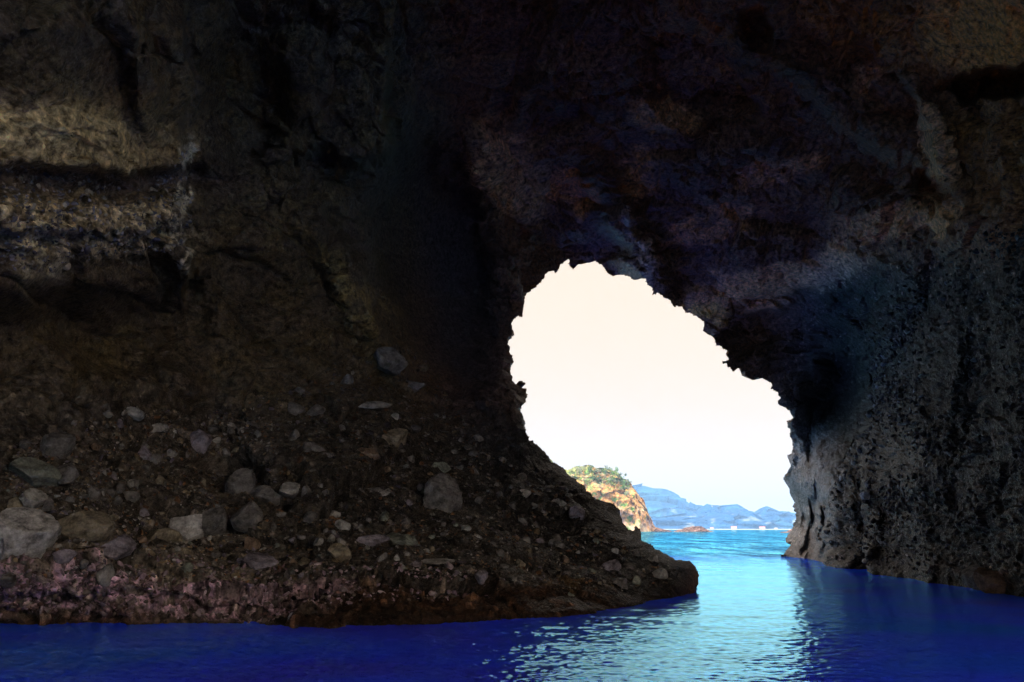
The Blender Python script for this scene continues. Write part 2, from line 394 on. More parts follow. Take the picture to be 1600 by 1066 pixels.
# rock colours (albedo), patches of paler beds, stains and weed, some light and shade painted in; edges broken by noise
base = np.array([0.050, 0.043, 0.042])
col = np.tile(base, (len(a), 1))
def paint(mask, c, amt=1.0):
    global col
    m_ = np.clip(mask * amt, 0, 1)[:, None]; col = col * (1 - m_) + np.array(c) * m_
brk = np.ones(len(a)); brk[i] = sstep(-.25, .25, fbm(Q[i], .9, 5, 80, .62))
brk3 = np.ones(len(a)); brk3[i] = sstep(-.04, .12, fbm(Q[i], 2.6, 4, 85, .65))
brk2 = np.ones(len(a)); brk2[i] = sstep(-.1, .3, fbm(Q[i], .45, 5, 90, .6))
paint(leftm * brk2, (0.060, 0.050, 0.034), .7)
paint(bump_ell(500, 60, 330, 130, 0, .6) * brk, (0.075, 0.052, 0.026), .8)
paint(bump_ell(70, 215, 170, 42, 3, .7) * (.35 + .65 * brk), (0.40, 0.35, 0.25), .95)  # pale bed, with the light falling on it painted in too
paint(bump_ell(200, 200, 120, 60, 0, .6) * brk, (0.12, 0.09, 0.055), .6)
paint(bump_ell(120, 350, 175, 42, 2, .4) * (0.2 + .8 * brk3), (0.40, 0.36, 0.31), .85)  # pale ledge rock, lightened further by painted-in light
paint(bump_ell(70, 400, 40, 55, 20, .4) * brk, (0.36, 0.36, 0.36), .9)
paint(bump_ell(283, 330, 16, 100, 4, .25) * (.05 + .95 * brk3), (0.42, 0.42, 0.46), .85)  # cool light from the sea mouth, painted along the buttress edge
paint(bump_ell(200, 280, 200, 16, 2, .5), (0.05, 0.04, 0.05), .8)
paint(bump_ell(520, 430, 24, 120, -35, .6) * brk, (0.13, 0.11, 0.06), .7)
paint(bump_ell(570, 470, 50, 22, 15, .6) * brk, (0.16, 0.13, 0.07), .7)
paint(bump_ell(440, 330, 60, 60, 30, .6) * brk, (0.09, 0.075, 0.05), .7)
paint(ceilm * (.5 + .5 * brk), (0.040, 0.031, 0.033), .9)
paint(bump_ell(780, 240, 50, 45, -30, .5) * brk, (0.20, 0.18, 0.175), .8)
paint(bump_ell(805, 300, 62, 40, 0, .5), (0.13, 0.13, 0.125), .9)
paint(bump_ell(897, 305, 36, 26, 10, .3), (0.24, 0.17, 0.11), .9)
paint(bump_ell(1030, 185, 48, 30, 10, .3), (0.15, 0.13, 0.10), .9)
paint(bump_ell(1000, 270, 30, 40, 20, .4) * brk, (0.17, 0.135, 0.09), .9)
paint(bump_ell(1210, 440, 145, 27, -14, .35), (0.26, 0.21, 0.165), .95)
paint(bump_ell(1310, 412, 34, 24, -20, .4), (0.36, 0.31, 0.27), .9)
paint(bump_ell(1110, 350, 70, 25, -20, .5) * brk, (0.22, 0.165, 0.12), .9)
paint(bump_ell(1220, 262, 70, 24, -14, .5) * (.4 + .6 * brk), (0.21, 0.17, 0.155), .9)
paint(bump_ell(1400, 345, 95, 22, -12, .5) * (.4 + .6 * brk), (0.27, 0.23, 0.22), .9)
paint(bump_ell(1465, 225, 20, 60, -30, .4) * (.4 + .6 * brk), (0.32, 0.31, 0.31), .9)
paint(bump_ell(1478, 345, 16, 22, 0, .4), (0.24, 0.22, 0.20), .9)
paint(bump_ell(1350, 130, 30, 26, 30, .5) * brk, (0.15, 0.12, 0.13), .8)
paint(bump_ell(1130, 60, 110, 60, 40, .5) * brk, (0.085, 0.062, 0.038), .9)
paint(bump_ell(1380, 40, 170, 60, 10, .5), (0.075, 0.056, 0.032), .9)
paint(bump_ell(1560, 40, 100, 90, 0, .4), (0.22, 0.18, 0.095), .9)
paint(bump_ell(1560, 230, 90, 90, 0, .5), (0.06, 0.048, 0.03), .8)
paint(bump_ell(1560, 132, 78, 28, -12, .25), (0.02, 0.017, 0.014), .9)  # shade inside the roof slot, painted into the rock colour
paint(bump_ell(1105, 480, 26, 16, 30, .4), (0.20, 0.19, 0.09), .8)
paint(bump_ell(1010, 400, 14, 70, -28, .6) * brk, (0.20, 0.22, 0.26), .6)
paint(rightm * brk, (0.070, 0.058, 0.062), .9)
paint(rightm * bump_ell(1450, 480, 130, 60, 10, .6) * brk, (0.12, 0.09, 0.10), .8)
paint(bump_ell(1245, 760, 24, 110, 0, .3), (0.13, 0.125, 0.135), .8)
paint(bump_ell(1310, 800, 36, 70, 0, .4) * brk, (0.15, 0.135, 0.13), .8)
paint(bump_ell(1570, 900, 60, 26, 0, .5) * brk, (0.15, 0.085, 0.03), .8)
paint(bump_ell(1420, 885, 160, 14, 5, .6) * brk, (0.17, 0.15, 0.17), .8)
paint(bankm, (0.058, 0.050, 0.044), .7)
paint(bankm * (r_ := bump_ell(220, 900, 300, 45, 0, .6)) * brk, (0.16, 0.14, 0.12), .7)
paint(bump_ell(170, 925, 300, 30, 3, .5) * (.08 + .92 * brk3), (0.42, 0.28, 0.38), .95)
paint(bump_ell(170, 962, 300, 12, 3, .6) * (1 - .7 * brk), (0.05, 0.03, 0.025), .9)
paint(bump_ell(480, 920, 120, 18, 3, .5) * brk, (0.26, 0.17, 0.22), .8)
paint(bump_ell(760, 945, 420, 26, -1, .4) * sstep(420, 560, opx), (0.055, 0.028, 0.016), .9)
paint((1 - sstep(0, rad(.35), b - wba)) * (opx < 1090), (0.035, 0.018, 0.012), .9)
for cx, cy, rx in ((830, 905, 10), (850, 912, 12), (880, 908, 16), (895, 918, 8), (925, 912, 8), (958, 912, 9), (575, 918, 14), (620, 925, 9)):
    paint(bump_ell(cx, cy, rx, 9, 0, .6) * (.2 + .8 * brk), (0.17, 0.105, 0.045), .8)
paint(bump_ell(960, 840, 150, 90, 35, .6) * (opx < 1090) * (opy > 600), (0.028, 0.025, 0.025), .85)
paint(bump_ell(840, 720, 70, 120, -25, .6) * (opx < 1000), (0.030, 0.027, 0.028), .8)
# pebbles differ in tone; the specks are glints painted into the colour
glint_speck = np.zeros(len(a)); glint_speck[i] = ((r4 > .93) & (k1 < .42)) * 1.0 + ((r3 > .95) & (h1 < .45)) * .5 + .7 * ((t4 > .12) & (r4 < .25) & (k2 - k1 > .1))
tone = np.ones(len(a)); tone[i] = 1 + (rm + bm) * ((r3 - .5) * .9 + (r4 - .5) * .6) + (1 - rm - bm) * (r1 - .5) * .35 * rough_ + 1.2 * ledge * ((r4 - .5) * 1.2 + (r3 - .5) * .5)
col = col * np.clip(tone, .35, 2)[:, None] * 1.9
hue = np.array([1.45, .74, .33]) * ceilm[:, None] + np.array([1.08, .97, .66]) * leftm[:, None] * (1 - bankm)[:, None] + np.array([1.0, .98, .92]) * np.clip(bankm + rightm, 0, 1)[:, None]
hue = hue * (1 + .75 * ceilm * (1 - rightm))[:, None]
tot = (ceilm + leftm * (1 - bankm) + np.clip(bankm + rightm, 0, 1))[:, None]
palebed = np.clip(bump_ell(110, 280, 210, 160, 0, .4), 0, 1)  # left wall outside these beds is darkened below, its shade painted in
col = np.clip(col * hue / np.maximum(tot, .3) * (1 - .46 * bankm - .86 * rightm - .30 * leftm * (1 - bankm) * (1 - palebed))[:, None] * (1 + glint_speck * 5.0 * (rightm + .35 * bankm))[:, None], .006, 3)
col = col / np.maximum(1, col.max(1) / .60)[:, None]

pil = bump_ell(1262, 765, 50, 115, 0, .4)
paint(pil * (.35 + .65 * brk), (0.13, 0.13, 0.15), .85)
paint(bump_ell(735, 500, 75, 190, -10, .6), (0.030, 0.033, 0.045), .85)  # recess left of the mouth, its shade painted dark navy
col = col * (1 - .45 * bankm * sstep(360, 520, opx) * (1 - sstep(1080, 1100, opx)))[:, None]  # shadow over the middle of the bank, put into the colour

# open mouths: the one towards the sea, and the low entrance behind the camera on the left
cut = inside(px, py, MOUTHP)
back = (np.abs(a + rad(146)) < rad(12)) & (b < rad(10))
back |= (((a - rad(124)) / rad(24)) ** 2 + ((b - rad(24)) / rad(19)) ** 2 < 1)      # unseen opening added in the right side, to light the left wall
cut |= back
idx = np.arange(nE * nA).reshape(nE, nA)
q = np.stack([idx[:-1, :-1], idx[:-1, 1:], idx[1:, 1:], idx[1:, :-1]], -1).reshape(-1, 4)
q = np.concatenate([q, np.stack([idx[:-1, -1], idx[:-1, 0], idx[1:, 0], idx[1:, -1]], -1)])   # close the circle
q = q[~cut[q].any(1)]
# winding: seen from inside
q = q[:, ::-1]

# regions of the shell -> separate rock bodies, split along creases of the rock
cx_, cy_ = px[q].mean(1), py[q].mean(1); wob = nx[q].mean(1) * 30
reg = np.full(len(q), 1)                                        # 1 = roof
reg[(cx_ + wob < 735) | ((cx_ < 850) & (cy_ > 560))] = 0        # 0 = left wall
reg[(cx_ < 1100) & (cy_ + wob * .6 > 640 + np.maximum(0, 350 - cx_) * .25) & (cx_ < 1090)] = 2   # 2 = rubble bank
rx_ = (cx_ + wob > 1340 + np.maximum(0, 420 - cy_) * .7) | ((cx_ > 1225) & (cy_ > 700)) | ((cx_ > 1160) & (cy_ > 520))
reg[rx_] = 3                                                    # 3 = right wall
reg[(cx_ > 1200) & (cx_ + wob * .3 < 1290) & (cy_ > 652)] = 4   # 4 = pale pillar
back_q = np.abs(a[q]).max(1) > rad(60)
reg[back_q & (a[q].mean(1) < 0)] = 0; reg[back_q & (a[q].mean(1) > 0)] = 3
reg[(b[q].mean(1) > rad(36))] = 1

# rim of the mouth gets real thickness: the rock carries on outwards behind its edge
e = np.concatenate([q[:, [0, 1]], q[:, [1, 2]], q[:, [2, 3]], q[:, [3, 0]]]); er = np.tile(reg, 4)
key = np.sort(e, 1); kk = key[:, 0].astype(np.int64) * (nA * nE) + key[:, 1]
u_, inv, cnt = np.unique(kk, return_inverse=True, return_counts=True)
be = cnt[inv] == 1; e, er = e[be], er[be]
mid = (px[e[:, 0]] > 700) & (px[e[:, 0]] < 1300) & (py[e[:, 0]] > 350) & (py[e[:, 0]] < 1400)
e, er = e[mid], er[mid]
bv = np.unique(e); remap = -np.ones(nA * nE, int); remap[bv] = np.arange(len(bv))
V2 = [V]; C2 = [col]; off = nA * nE; prev = bv.copy(); newq = []; newr = []
cenx, ceny = 1010., 640.
for j, (gr, fl) in enumerate(((0.7, .002), (1.8, .006), (4.0, .02), (8.0, .06), (14.0, .16))):
    Dv = D[bv] + gr + .5 * gr ** .6 * noise(V[bv], .5, 100 + j)
    dx, dy = px[bv] - cenx, py[bv] - ceny; L = np.hypot(dx, dy)
    aa, bb = ang(px[bv] + dx / L * fl * 900 - 0, py[bv] + dy / L * fl * 900)
    nv = np.stack([Dv * np.sin(aa), Dv * np.cos(aa), CAMH + Dv * np.tan(bb)], 1)
    V2.append(nv); C2.append(col[bv])
    cur = off + np.arange(len(bv)); off += len(bv)
    pm = prev
    newq.append(np.stack([pm[remap[e[:, 1]]], pm[remap[e[:, 0]]], cur[remap[e[:, 0]]], cur[remap[e[:, 1]]]], 1)); newr.append(er)
    prev = cur
VA = np.concatenate(V2); CA = np.concatenate(C2)
qa = np.concatenate([q] + newq); ra = np.concatenate([reg] + newr)
names = {0: ('cave_wall', 'dark layered left wall of the sea cave with pale beds and a ledge', 'cave wall'),
         1: ('cave_ceiling', 'dark arching cave roof above the sea mouth with tan patches', 'cave roof'),
         2: ('rock_bank', 'low rubble bank sloping from the left wall to a pointed tip in the water', 'rock bank'),
         3: ('cave_wall', 'right wall of pebbly conglomerate rock rising from the blue water', 'cave wall'),
         4: ('rock_pillar', 'pale grey rock pillar standing at the right edge of the cave mouth', 'rock pillar')}
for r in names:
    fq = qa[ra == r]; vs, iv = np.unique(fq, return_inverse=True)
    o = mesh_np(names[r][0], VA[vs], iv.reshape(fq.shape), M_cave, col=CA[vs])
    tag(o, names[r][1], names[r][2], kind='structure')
print('shell', nA, nE)

# surface lookup for things that lie on the rock
Vg = V.reshape(nE, nA, 3)
def on_rock(x_, y_):
    a_, b_ = ang(x_, y_)
    ia = int(np.clip(np.searchsorted(AZ, a_), 1, nA - 1)); ib = int(np.clip(np.searchsorted(EL, b_), 1, nE - 1))
    return Vg[ib, ia]

# ------------------------------------------------------------------ water
def water_mat():
    m = bpy.data.materials.new('sea_water'); m.use_nodes = True; nt = m.node_tree; nt.nodes.clear(); L = nt.links.new
    out = N(nt, 'ShaderNodeOutputMaterial')
    geo = N(nt, 'ShaderNodeNewGeometry'); sep = N(nt, 'ShaderNodeSeparateXYZ'); L(geo.outputs['Position'], sep.inputs[0])
    # water body: deep blue inside, underwater light put into its colour, turquoise over the sandy shallows outside
    wn_ = N(nt, 'ShaderNodeTexNoise'); wn_.inputs['Scale'].default_value = 0.06; wn_.inputs['Detail'].default_value = 3; L(geo.outputs['Position'], wn_.inputs['Vector'])
    ys = N(nt, 'ShaderNodeMath', operation='MULTIPLY_ADD'); ys.inputs[1].default_value = 22; L(wn_.outputs[0], ys.inputs[0]); L(sep.outputs[1], ys.inputs[2])
    mr = N(nt, 'ShaderNodeMapRange'); mr.interpolation_type = 'SMOOTHSTEP'; mr.inputs[1].default_value = 62; mr.inputs[2].default_value = 105; L(ys.outputs[0], mr.inputs[0])
    mixc = N(nt, 'ShaderNodeMix', data_type='RGBA'); L(mr.outputs[0], mixc.inputs[0])
    n3 = N(nt, 'ShaderNodeTexNoise'); n3.inputs['Scale'].default_value = 1.0; n3.inputs['Detail'].default_value = 6; n3.inputs['Roughness'].default_value = .75
    m3 = N(nt, 'ShaderNodeMapping'); m3.inputs['Scale'].default_value = (.16, .030, 1); L(geo.outputs['Position'], m3.inputs[0]); L(m3.outputs[0], n3.inputs['Vector'])
    r3_ = N(nt, 'ShaderNodeValToRGB'); r3_.color_ramp.elements[0].position = .38; r3_.color_ramp.elements[0].color = (0.0, .012, .055, 1)
    r3_.color_ramp.elements[1].position = .64; r3_.color_ramp.elements[1].color = (.004, .065, .10, 1); L(n3.outputs[0], r3_.inputs[0]); L(r3_.outputs[0], mixc.inputs[7])
    # patches: violet-blue and teal inside
    n2 = N(nt, 'ShaderNodeTexNoise'); n2.inputs['Scale'].default_value = 0.13; n2.inputs['Detail'].default_value = 2; L(geo.outputs['Position'], n2.inputs['Vector'])
    ramp = N(nt, 'ShaderNodeValToRGB'); cr = ramp.color_ramp
    cr.elements[0].position = 0.35; cr.elements[0].color = (0.04, 0.028, 0.72, 1); cr.elements[1].position = 0.68; cr.elements[1].color = (0.006, 0.075, 0.80, 1)
    e_ = cr.elements.new(0.5); e_.color = (0.022, 0.045, 0.95, 1)
    L(n2.outputs[0], ramp.inputs[0]); L(ramp.outputs[0], mixc.inputs[6])
    df = N(nt, 'ShaderNodeBsdfDiffuse'); L(mixc.outputs[2], df.inputs[0])
    gl = N(nt, 'ShaderNodeBsdfGlossy'); gl.inputs['Roughness'].default_value = 0.02; gl.inputs[0].default_value = (0.40, 0.92, 1.0, 1)
    fr = N(nt, 'ShaderNodeFresnel'); fr.inputs[0].default_value = 1.33
    fm = N(nt, 'ShaderNodeMath', operation='MULTIPLY'); L(fr.outputs[0], fm.inputs[0])
    gp = N(nt, 'ShaderNodeMapRange'); gp.inputs[1].default_value = .38; gp.inputs[2].default_value = .62; gp.inputs[3].default_value = .15; gp.inputs[4].default_value = .95; L(n3.outputs[0], gp.inputs[0])
    gm = N(nt, 'ShaderNodeMix', data_type='FLOAT'); gm.inputs[2].default_value = 1.5; L(mr.outputs[0], gm.inputs[0]); L(gp.outputs[0], gm.inputs[3]); L(gm.outputs[0], fm.inputs[1])
    blk = N(nt, 'ShaderNodeMixShader'); L(fm.outputs[0], blk.inputs[0]); L(gl.outputs[0], blk.inputs[2])
    mx = N(nt, 'ShaderNodeAddShader'); L(df.outputs[0], mx.inputs[0]); L(blk.outputs[0], mx.inputs[1]); L(mx.outputs[0], out.inputs[0])
    mp = N(nt, 'ShaderNodeMapping'); mp.inputs['Scale'].default_value = (0.6, 1.0, 1); L(geo.outputs['Position'], mp.inputs[0])
    b1 = N(nt, 'ShaderNodeTexNoise'); b1.inputs['Scale'].default_value = 12.0; b1.inputs['Detail'].default_value = 5; L(mp.outputs[0], b1.inputs['Vector'])
    bp = N(nt, 'ShaderNodeBump'); bp.inputs['Strength'].default_value = 0.9; bp.inputs['Distance'].default_value = 0.004; L(b1.outputs[0], bp.inputs['Height'])
    for s_ in (gl, fr): L(bp.outputs[0], s_.inputs['Normal'])
    b2 = N(nt, 'ShaderNodeTexNoise'); b2.inputs['Scale'].default_value = 1.6; b2.inputs['Detail'].default_value = 6; b2.inputs['Roughness'].default_value = .7
    mp2 = N(nt, 'ShaderNodeMapping'); mp2.inputs['Scale'].default_value = (0.9, 1.3, 1); L(geo.outputs['Position'], mp2.inputs[0]); L(mp2.outputs[0], b2.inputs['Vector'])
    bpd = N(nt, 'ShaderNodeBump'); bpd.inputs['Strength'].default_value = 1.0; bpd.inputs['Distance'].default_value = 0.35; L(b2.outputs[0], bpd.inputs['Height']); L(bpd.outputs[0], df.inputs['Normal'])
    return m
M_water = water_mat()
wr = np.concatenate([[0.0, 3.0, 6.0], 1.0 / np.linspace(1 / 9.0, 1 / 160.0, 560), np.geomspace(165, 9000, 90)])
wz = np.concatenate([np.linspace(-math.pi, rad(-34), 60, endpoint=False), np.linspace(rad(-34), rad(34), 760), np.linspace(rad(34), math.pi, 60)[1:]])
RR, ZZ = np.meshgrid(wr, wz, indexing='ij'); RR = RR.ravel(); ZZ = ZZ.ravel()
W = np.stack([RR * np.sin(ZZ), RR * np.cos(ZZ), np.zeros(len(RR))], 1)
out_ = sstep(60, 110, W[:, 1])
Ws = W * np.array([.7, 1.15, 1])
chop = .8 + .9 * sstep(-.35, .35, noise(W, .09, 206) + .35 * noise(W, .35, 207) - .04 * (W[:, 0] - 2))
wv = 0.022 * noise(Ws, .55, 200) + chop * (0.014 * noise(Ws, 1.3, 201) - 0.022 * np.abs(noise(Ws, 2.9, 202)) - 0.024 * np.abs(noise(Ws, 5.6, 203)) + .008 * noise(Ws, 11., 204))
wv = wv * (1 + 2.2 * out_) + out_ * .10 * noise(Ws, .12, 205)
wv *= np.clip(RR / 8, 0, 1) * (1 - sstep(400, 1500, RR))
W[:, 2] = wv
nw, nz = len(wr), len(wz)
wi = np.arange(nw * nz).reshape(nw, nz)
wq = np.stack([wi[:-1, :-1], wi[1:, :-1], wi[1:, 1:], wi[:-1, 1:]], -1).reshape(-1, 4)
wo_ = mesh_np('water', W, wq[:, ::-1], M_water)
tag(wo_, 'deep blue rippled sea water in the cave turning turquoise outside', 'water', kind='structure')

# ------------------------------------------------------------------ loose boulders on the bank
def rock_mesh(name, seed, sub=4, flat=1.0, angular=0.7):
    import bmesh
    r = np.random.default_rng(seed)
    bm_ = bmesh.new(); bmesh.ops.create_icosphere(bm_, subdivisions=sub, radius=1.0)
    Vv = np.array([v.co[:] for v in bm_.verts]); Ff = np.array([[v.index for v in f.verts] for f in bm_.faces]); bm_.free()
    for _ in range(int(9 + 9 * angular)):
        n = r.normal(size=3); n /= np.linalg.norm(n); c = r.uniform(.55, .86)
        d = Vv @ n - c; Vv = Vv - np.where(d > 0, d * .96, 0)[:, None] * n
    Vv = Vv + Vv * (0.10 * fbm(Vv + seed * 3.1, 1.3, 3, seed % 50) + .10 * fbm(Vv + seed, 4.0, 4, 7, .6, ridge=True))[:, None]
    Vv = Vv * np.array([1.0, r.uniform(.75, .95), r.uniform(.6, .85) * flat]); Vv /= np.abs(Vv).max()
    o = mesh_np(name, Vv, Ff, None, smooth=True)
    me = o.data; bpy.data.objects.remove(o)
    return me
def stone_mat(name, c):
    return rock_mat(name, tint=c, vcol=False, rough=.65, spec=.35, bump=(.9, .05), scales=(3.0, 15.0), contrast=(.4, 1.8))
SM = {'dark': stone_mat('dark_stone', (.10, .095, .095)), 'grey': stone_mat('grey_stone', (.19, .185, .18)), 'pale': stone_mat('pale_stone', (.27, .265, .27)),
      'tan': stone_mat('tan_stone', (.15, .13, .10)), 'rust': stone_mat('rust_stone', (.14, .10, .075)), 'violet': stone_mat('violet_stone', (.14, .125, .15)), 'green': stone_mat('green_stone', (.115, .125, .11))}
RM = [rock_mesh('stone', 11 + k, 4, 1.0, .2 + .1 * k) for k in range(8)]
big_m = [rock_mesh('boulder', 41 + k, 5, 1.0, .5 + .1 * k) for k in range(6)]
flat_m = [rock_mesh('slab', 61 + k, 5, .42, .9) for k in range(2)]
def mcopy(me, mat):
    m2 = me.copy(); m2.materials.append(SM[mat]); return m2
cache = {}
def mget(kind, k, mat):
    key = (kind, k, mat)
    if key not in cache: cache[key] = mcopy({'s': RM, 'b': big_m, 'f': flat_m}[kind][k], mat)
    return cache[key]
def put_rock(name, me, x_, y_, w_px, h_px, rot=(0, 0, 0), sink=.25):
    p = on_rock(x_, y_); Dd = math.hypot(p[0], p[1]); k = Dd / F
    o = bpy.data.objects.new(name, me); C.objects.link(o)
    dirv = np.array([p[0], p[1], p[2] - CAMH]); dirv /= np.linalg.norm(dirv)
    rr_ = min(w_px, h_px) * k / 2
    o.location = p - dirv * rr_ * (1 - 2 * sink - .25)
    o.scale = (w_px * k / 2, (w_px + h_px) * k / 4, h_px * k / 2 / .75); o.rotation_euler = rot
    return o
HERO = [
 (38, 848, 96, 92, 'pale', 'b', 0, (.3, .5, .4), 'large pale grey boulder lying at the far left end of the rubble bank'),
 (303, 804, 58, 76, 'pale', 'b', 1, (.1, -.2, .9), 'upright pale boulder standing at the foot of the dark gully in the left bank'),
 (334, 812, 50, 74, 'dark', 'b', 2, (0, .3, .2), 'dark boulder tucked behind the upright pale boulder'),
 (122, 836, 92, 50, 'tan', 'b', 3, (0, .15, .1), 'broad tan boulder beside the large pale one at the left'),
 (252, 836, 66, 58, 'tan', 'b', 4, (.4, 0, .7), 'yellowish tan boulder below and left of the upright pale boulder'),
 (291, 845, 44, 40, 'green', 'b', 5, (0, 0, .3), 'small greenish boulder under the upright pale boulder'),
 (42, 748, 84, 44, 'green', 'b', 2, (0, .3, .5), 'pale greenish boulder high on the rubble at the far left'),
 (90, 754, 66, 40, 'dark', 'b', 4, (0, -.3, 2), 'long dark boulder between the greenish one and the gully'),
 (48, 795, 40, 34, 'grey', 'b', 0, (.6, .3, 1), 'rounded blue-grey stone above the large pale boulder'),
 (584, 756, 84, 40, 'grey', 'f', 0, (.35, -.2, .1), 'flat pale slab lying in the middle of the left bank'),
 (570, 721, 40, 26, 'rust', 'b', 1, (0, .2, 0), 'orange-brown stone just above the flat pale slab'),
 (692, 890, 76, 24, 'grey', 'f', 1, (.25, .02, .1), 'flat grey slab low on the bank just above the water'),
 (696, 780, 92, 76, 'dark', 'b', 5, (.2, .5, 1.2), 'large dark weathered boulder set in the bank right of centre'),
 (600, 572, 66, 52, 'dark', 'b', 3, (0, .4, .6), 'grey boulder lodged high on the bank near the smooth alcove'),
 (586, 636, 66, 28, 'grey', 'f', 0, (.3, -.1, .5), 'narrow flat stone high on the slope under the lodged boulder'),
 (620, 685, 52, 52, 'tan', 'b', 0, (.2, .1, .5), 'angular brownish boulder in the upper middle of the bank'),
 (410, 748, 84, 50, 'dark', 'b', 1, (0, .1, 0), 'broad dark boulder right of the dark gully'),
 (372, 752, 56, 62, 'dark', 'b', 5, (0, .4, .8), 'dark upright boulder at the right edge of the gully'),
 (452, 763, 48, 32, 'grey', 'b', 2, (.1, 0, .4), 'small oval stone beside the broad dark boulder'),
 (686, 727, 42, 34, 'green', 'b', 4, (0, 0, .4), 'smooth greenish grey stone above the weathered dark boulder'),
 (185, 864, 56, 34, 'violet', 'b', 3, (.3, 0, .5), 'violet-grey angular boulder on the pink encrusted foot of the bank'),
 (410, 878, 60, 36, 'violet', 'b', 0, (.2, .4, .1), 'dark violet boulder on the bulge above the pink rock'),
 (525, 875, 44, 34, 'tan', 'b', 2, (0, .3, .1), 'yellowish stone low in the middle of the bank'),
 (630, 842, 56, 40, 'green', 'b', 1, (0, .2, .1), 'greenish boulder below the weathered dark boulder'),
 (575, 846, 66, 30, 'violet', 'b', 4, (0, -.1, .1), 'bluish boulder left of the greenish one'),
 (88, 702, 44, 60, 'dark', 'b', 0, (0, .5, .1), 'dark tapering boulder leaning on the wall at the far left'),
 (1530, 905, 44, 38, 'dark', 'b', 3, (.2, .2, .5), 'dark rounded boulder at the foot of the right wall'),
 (1566, 908, 54, 46, 'rust', 'b', 1, (.1, .3, .1), 'rusty orange boulder at the waterline under the right wall'),
 (456, 968, 24, 34, 'pale', 'b', 2, (.1, .1, .5), 'pale stone jutting from the brown waterline rock of the left bank'),
 (1362, 778, 26, 22, 'pale', 'b', 4, (.1, .6, .5), 'small pale angular stone stuck in the right wall beside the buttress'),
]
for (x_, y_, w_, h_, mt, kd, k_, rt, lb) in HERO:
    o = put_rock('boulder' if kd == 'b' else 'stone_slab', mget(kd, k_, mt), x_, y_, w_, h_, rt)
    tag(o, lb, 'boulder' if kd == 'b' else 'stone slab')
BANK = np.array([(0,700),(200,640),(330,650),(560,560),(640,540),(760,690),(870,775),(985,862),(1060,893),(1040,915),(900,930),(760,925),(600,915),(450,900),(0,905)], float)
R_ = random.Random(5)
taken = [(h[0], h[1], max(h[2], h[3]) * .5) for h in HERO]
cols_ = ['dark', 'dark', 'dark', 'grey', 'grey', 'tan', 'violet', 'green', 'rust']
WORDS = {'dark': 'dark', 'grey': 'grey', 'tan': 'tan', 'violet': 'violet-grey', 'green': 'greenish', 'rust': 'rusty brown'}
n_ = 0; tries = 0
def zone(x_, y_):
    if x_ < 330: return 'rubble left of the dark gully', 'stones left of the gully'
    if x_ < 620: return 'rubble just right of the dark gully', 'stones right of the gully'
    return 'rubble near the tip of the left bank', 'stones towards the tip of the bank'
while n_ < 250 and tries < 9000:
    tries += 1
    x_ = R_.uniform(0, 1040); y_ = R_.uniform(560, 930)
    if not inside(np.array([x_]), np.array([y_]), BANK)[0]: continue
    if R_.random() > (.25 + .75 * min(1, max(0, (y_ - 620) / 230))) : continue
    w_ = min(46, 13 * math.exp(R_.gauss(0.25, .45))) * (1.15 if x_ < 480 else .95)
    if any(math.hypot(x_ - t[0], y_ - t[1]) < (t[2] + w_ * .5) * .78 for t in taken): continue
    taken.append((x_, y_, w_ * .5)); n_ += 1
    mt = R_.choice(cols_)
    if x_ > 400 and y_ < 830 and R_.random() < .75: mt = 'dark'  # mostly dark stones here, standing in for the slope's shade
    h_ = w_ * R_.uniform(.55, .95)
    o = put_rock('stone', mget('s', R_.randrange(8), mt), x_, y_, w_, h_, (R_.uniform(-.5, .5), R_.uniform(-.5, .5), R_.uniform(0, 6.28)), .3)
    zl, zg = zone(x_, y_)
    tag(o, f"small {WORDS[mt]} stone in the {zl}", 'stone', WORDS[mt] + ' ' + zg)
print('stones', n_)
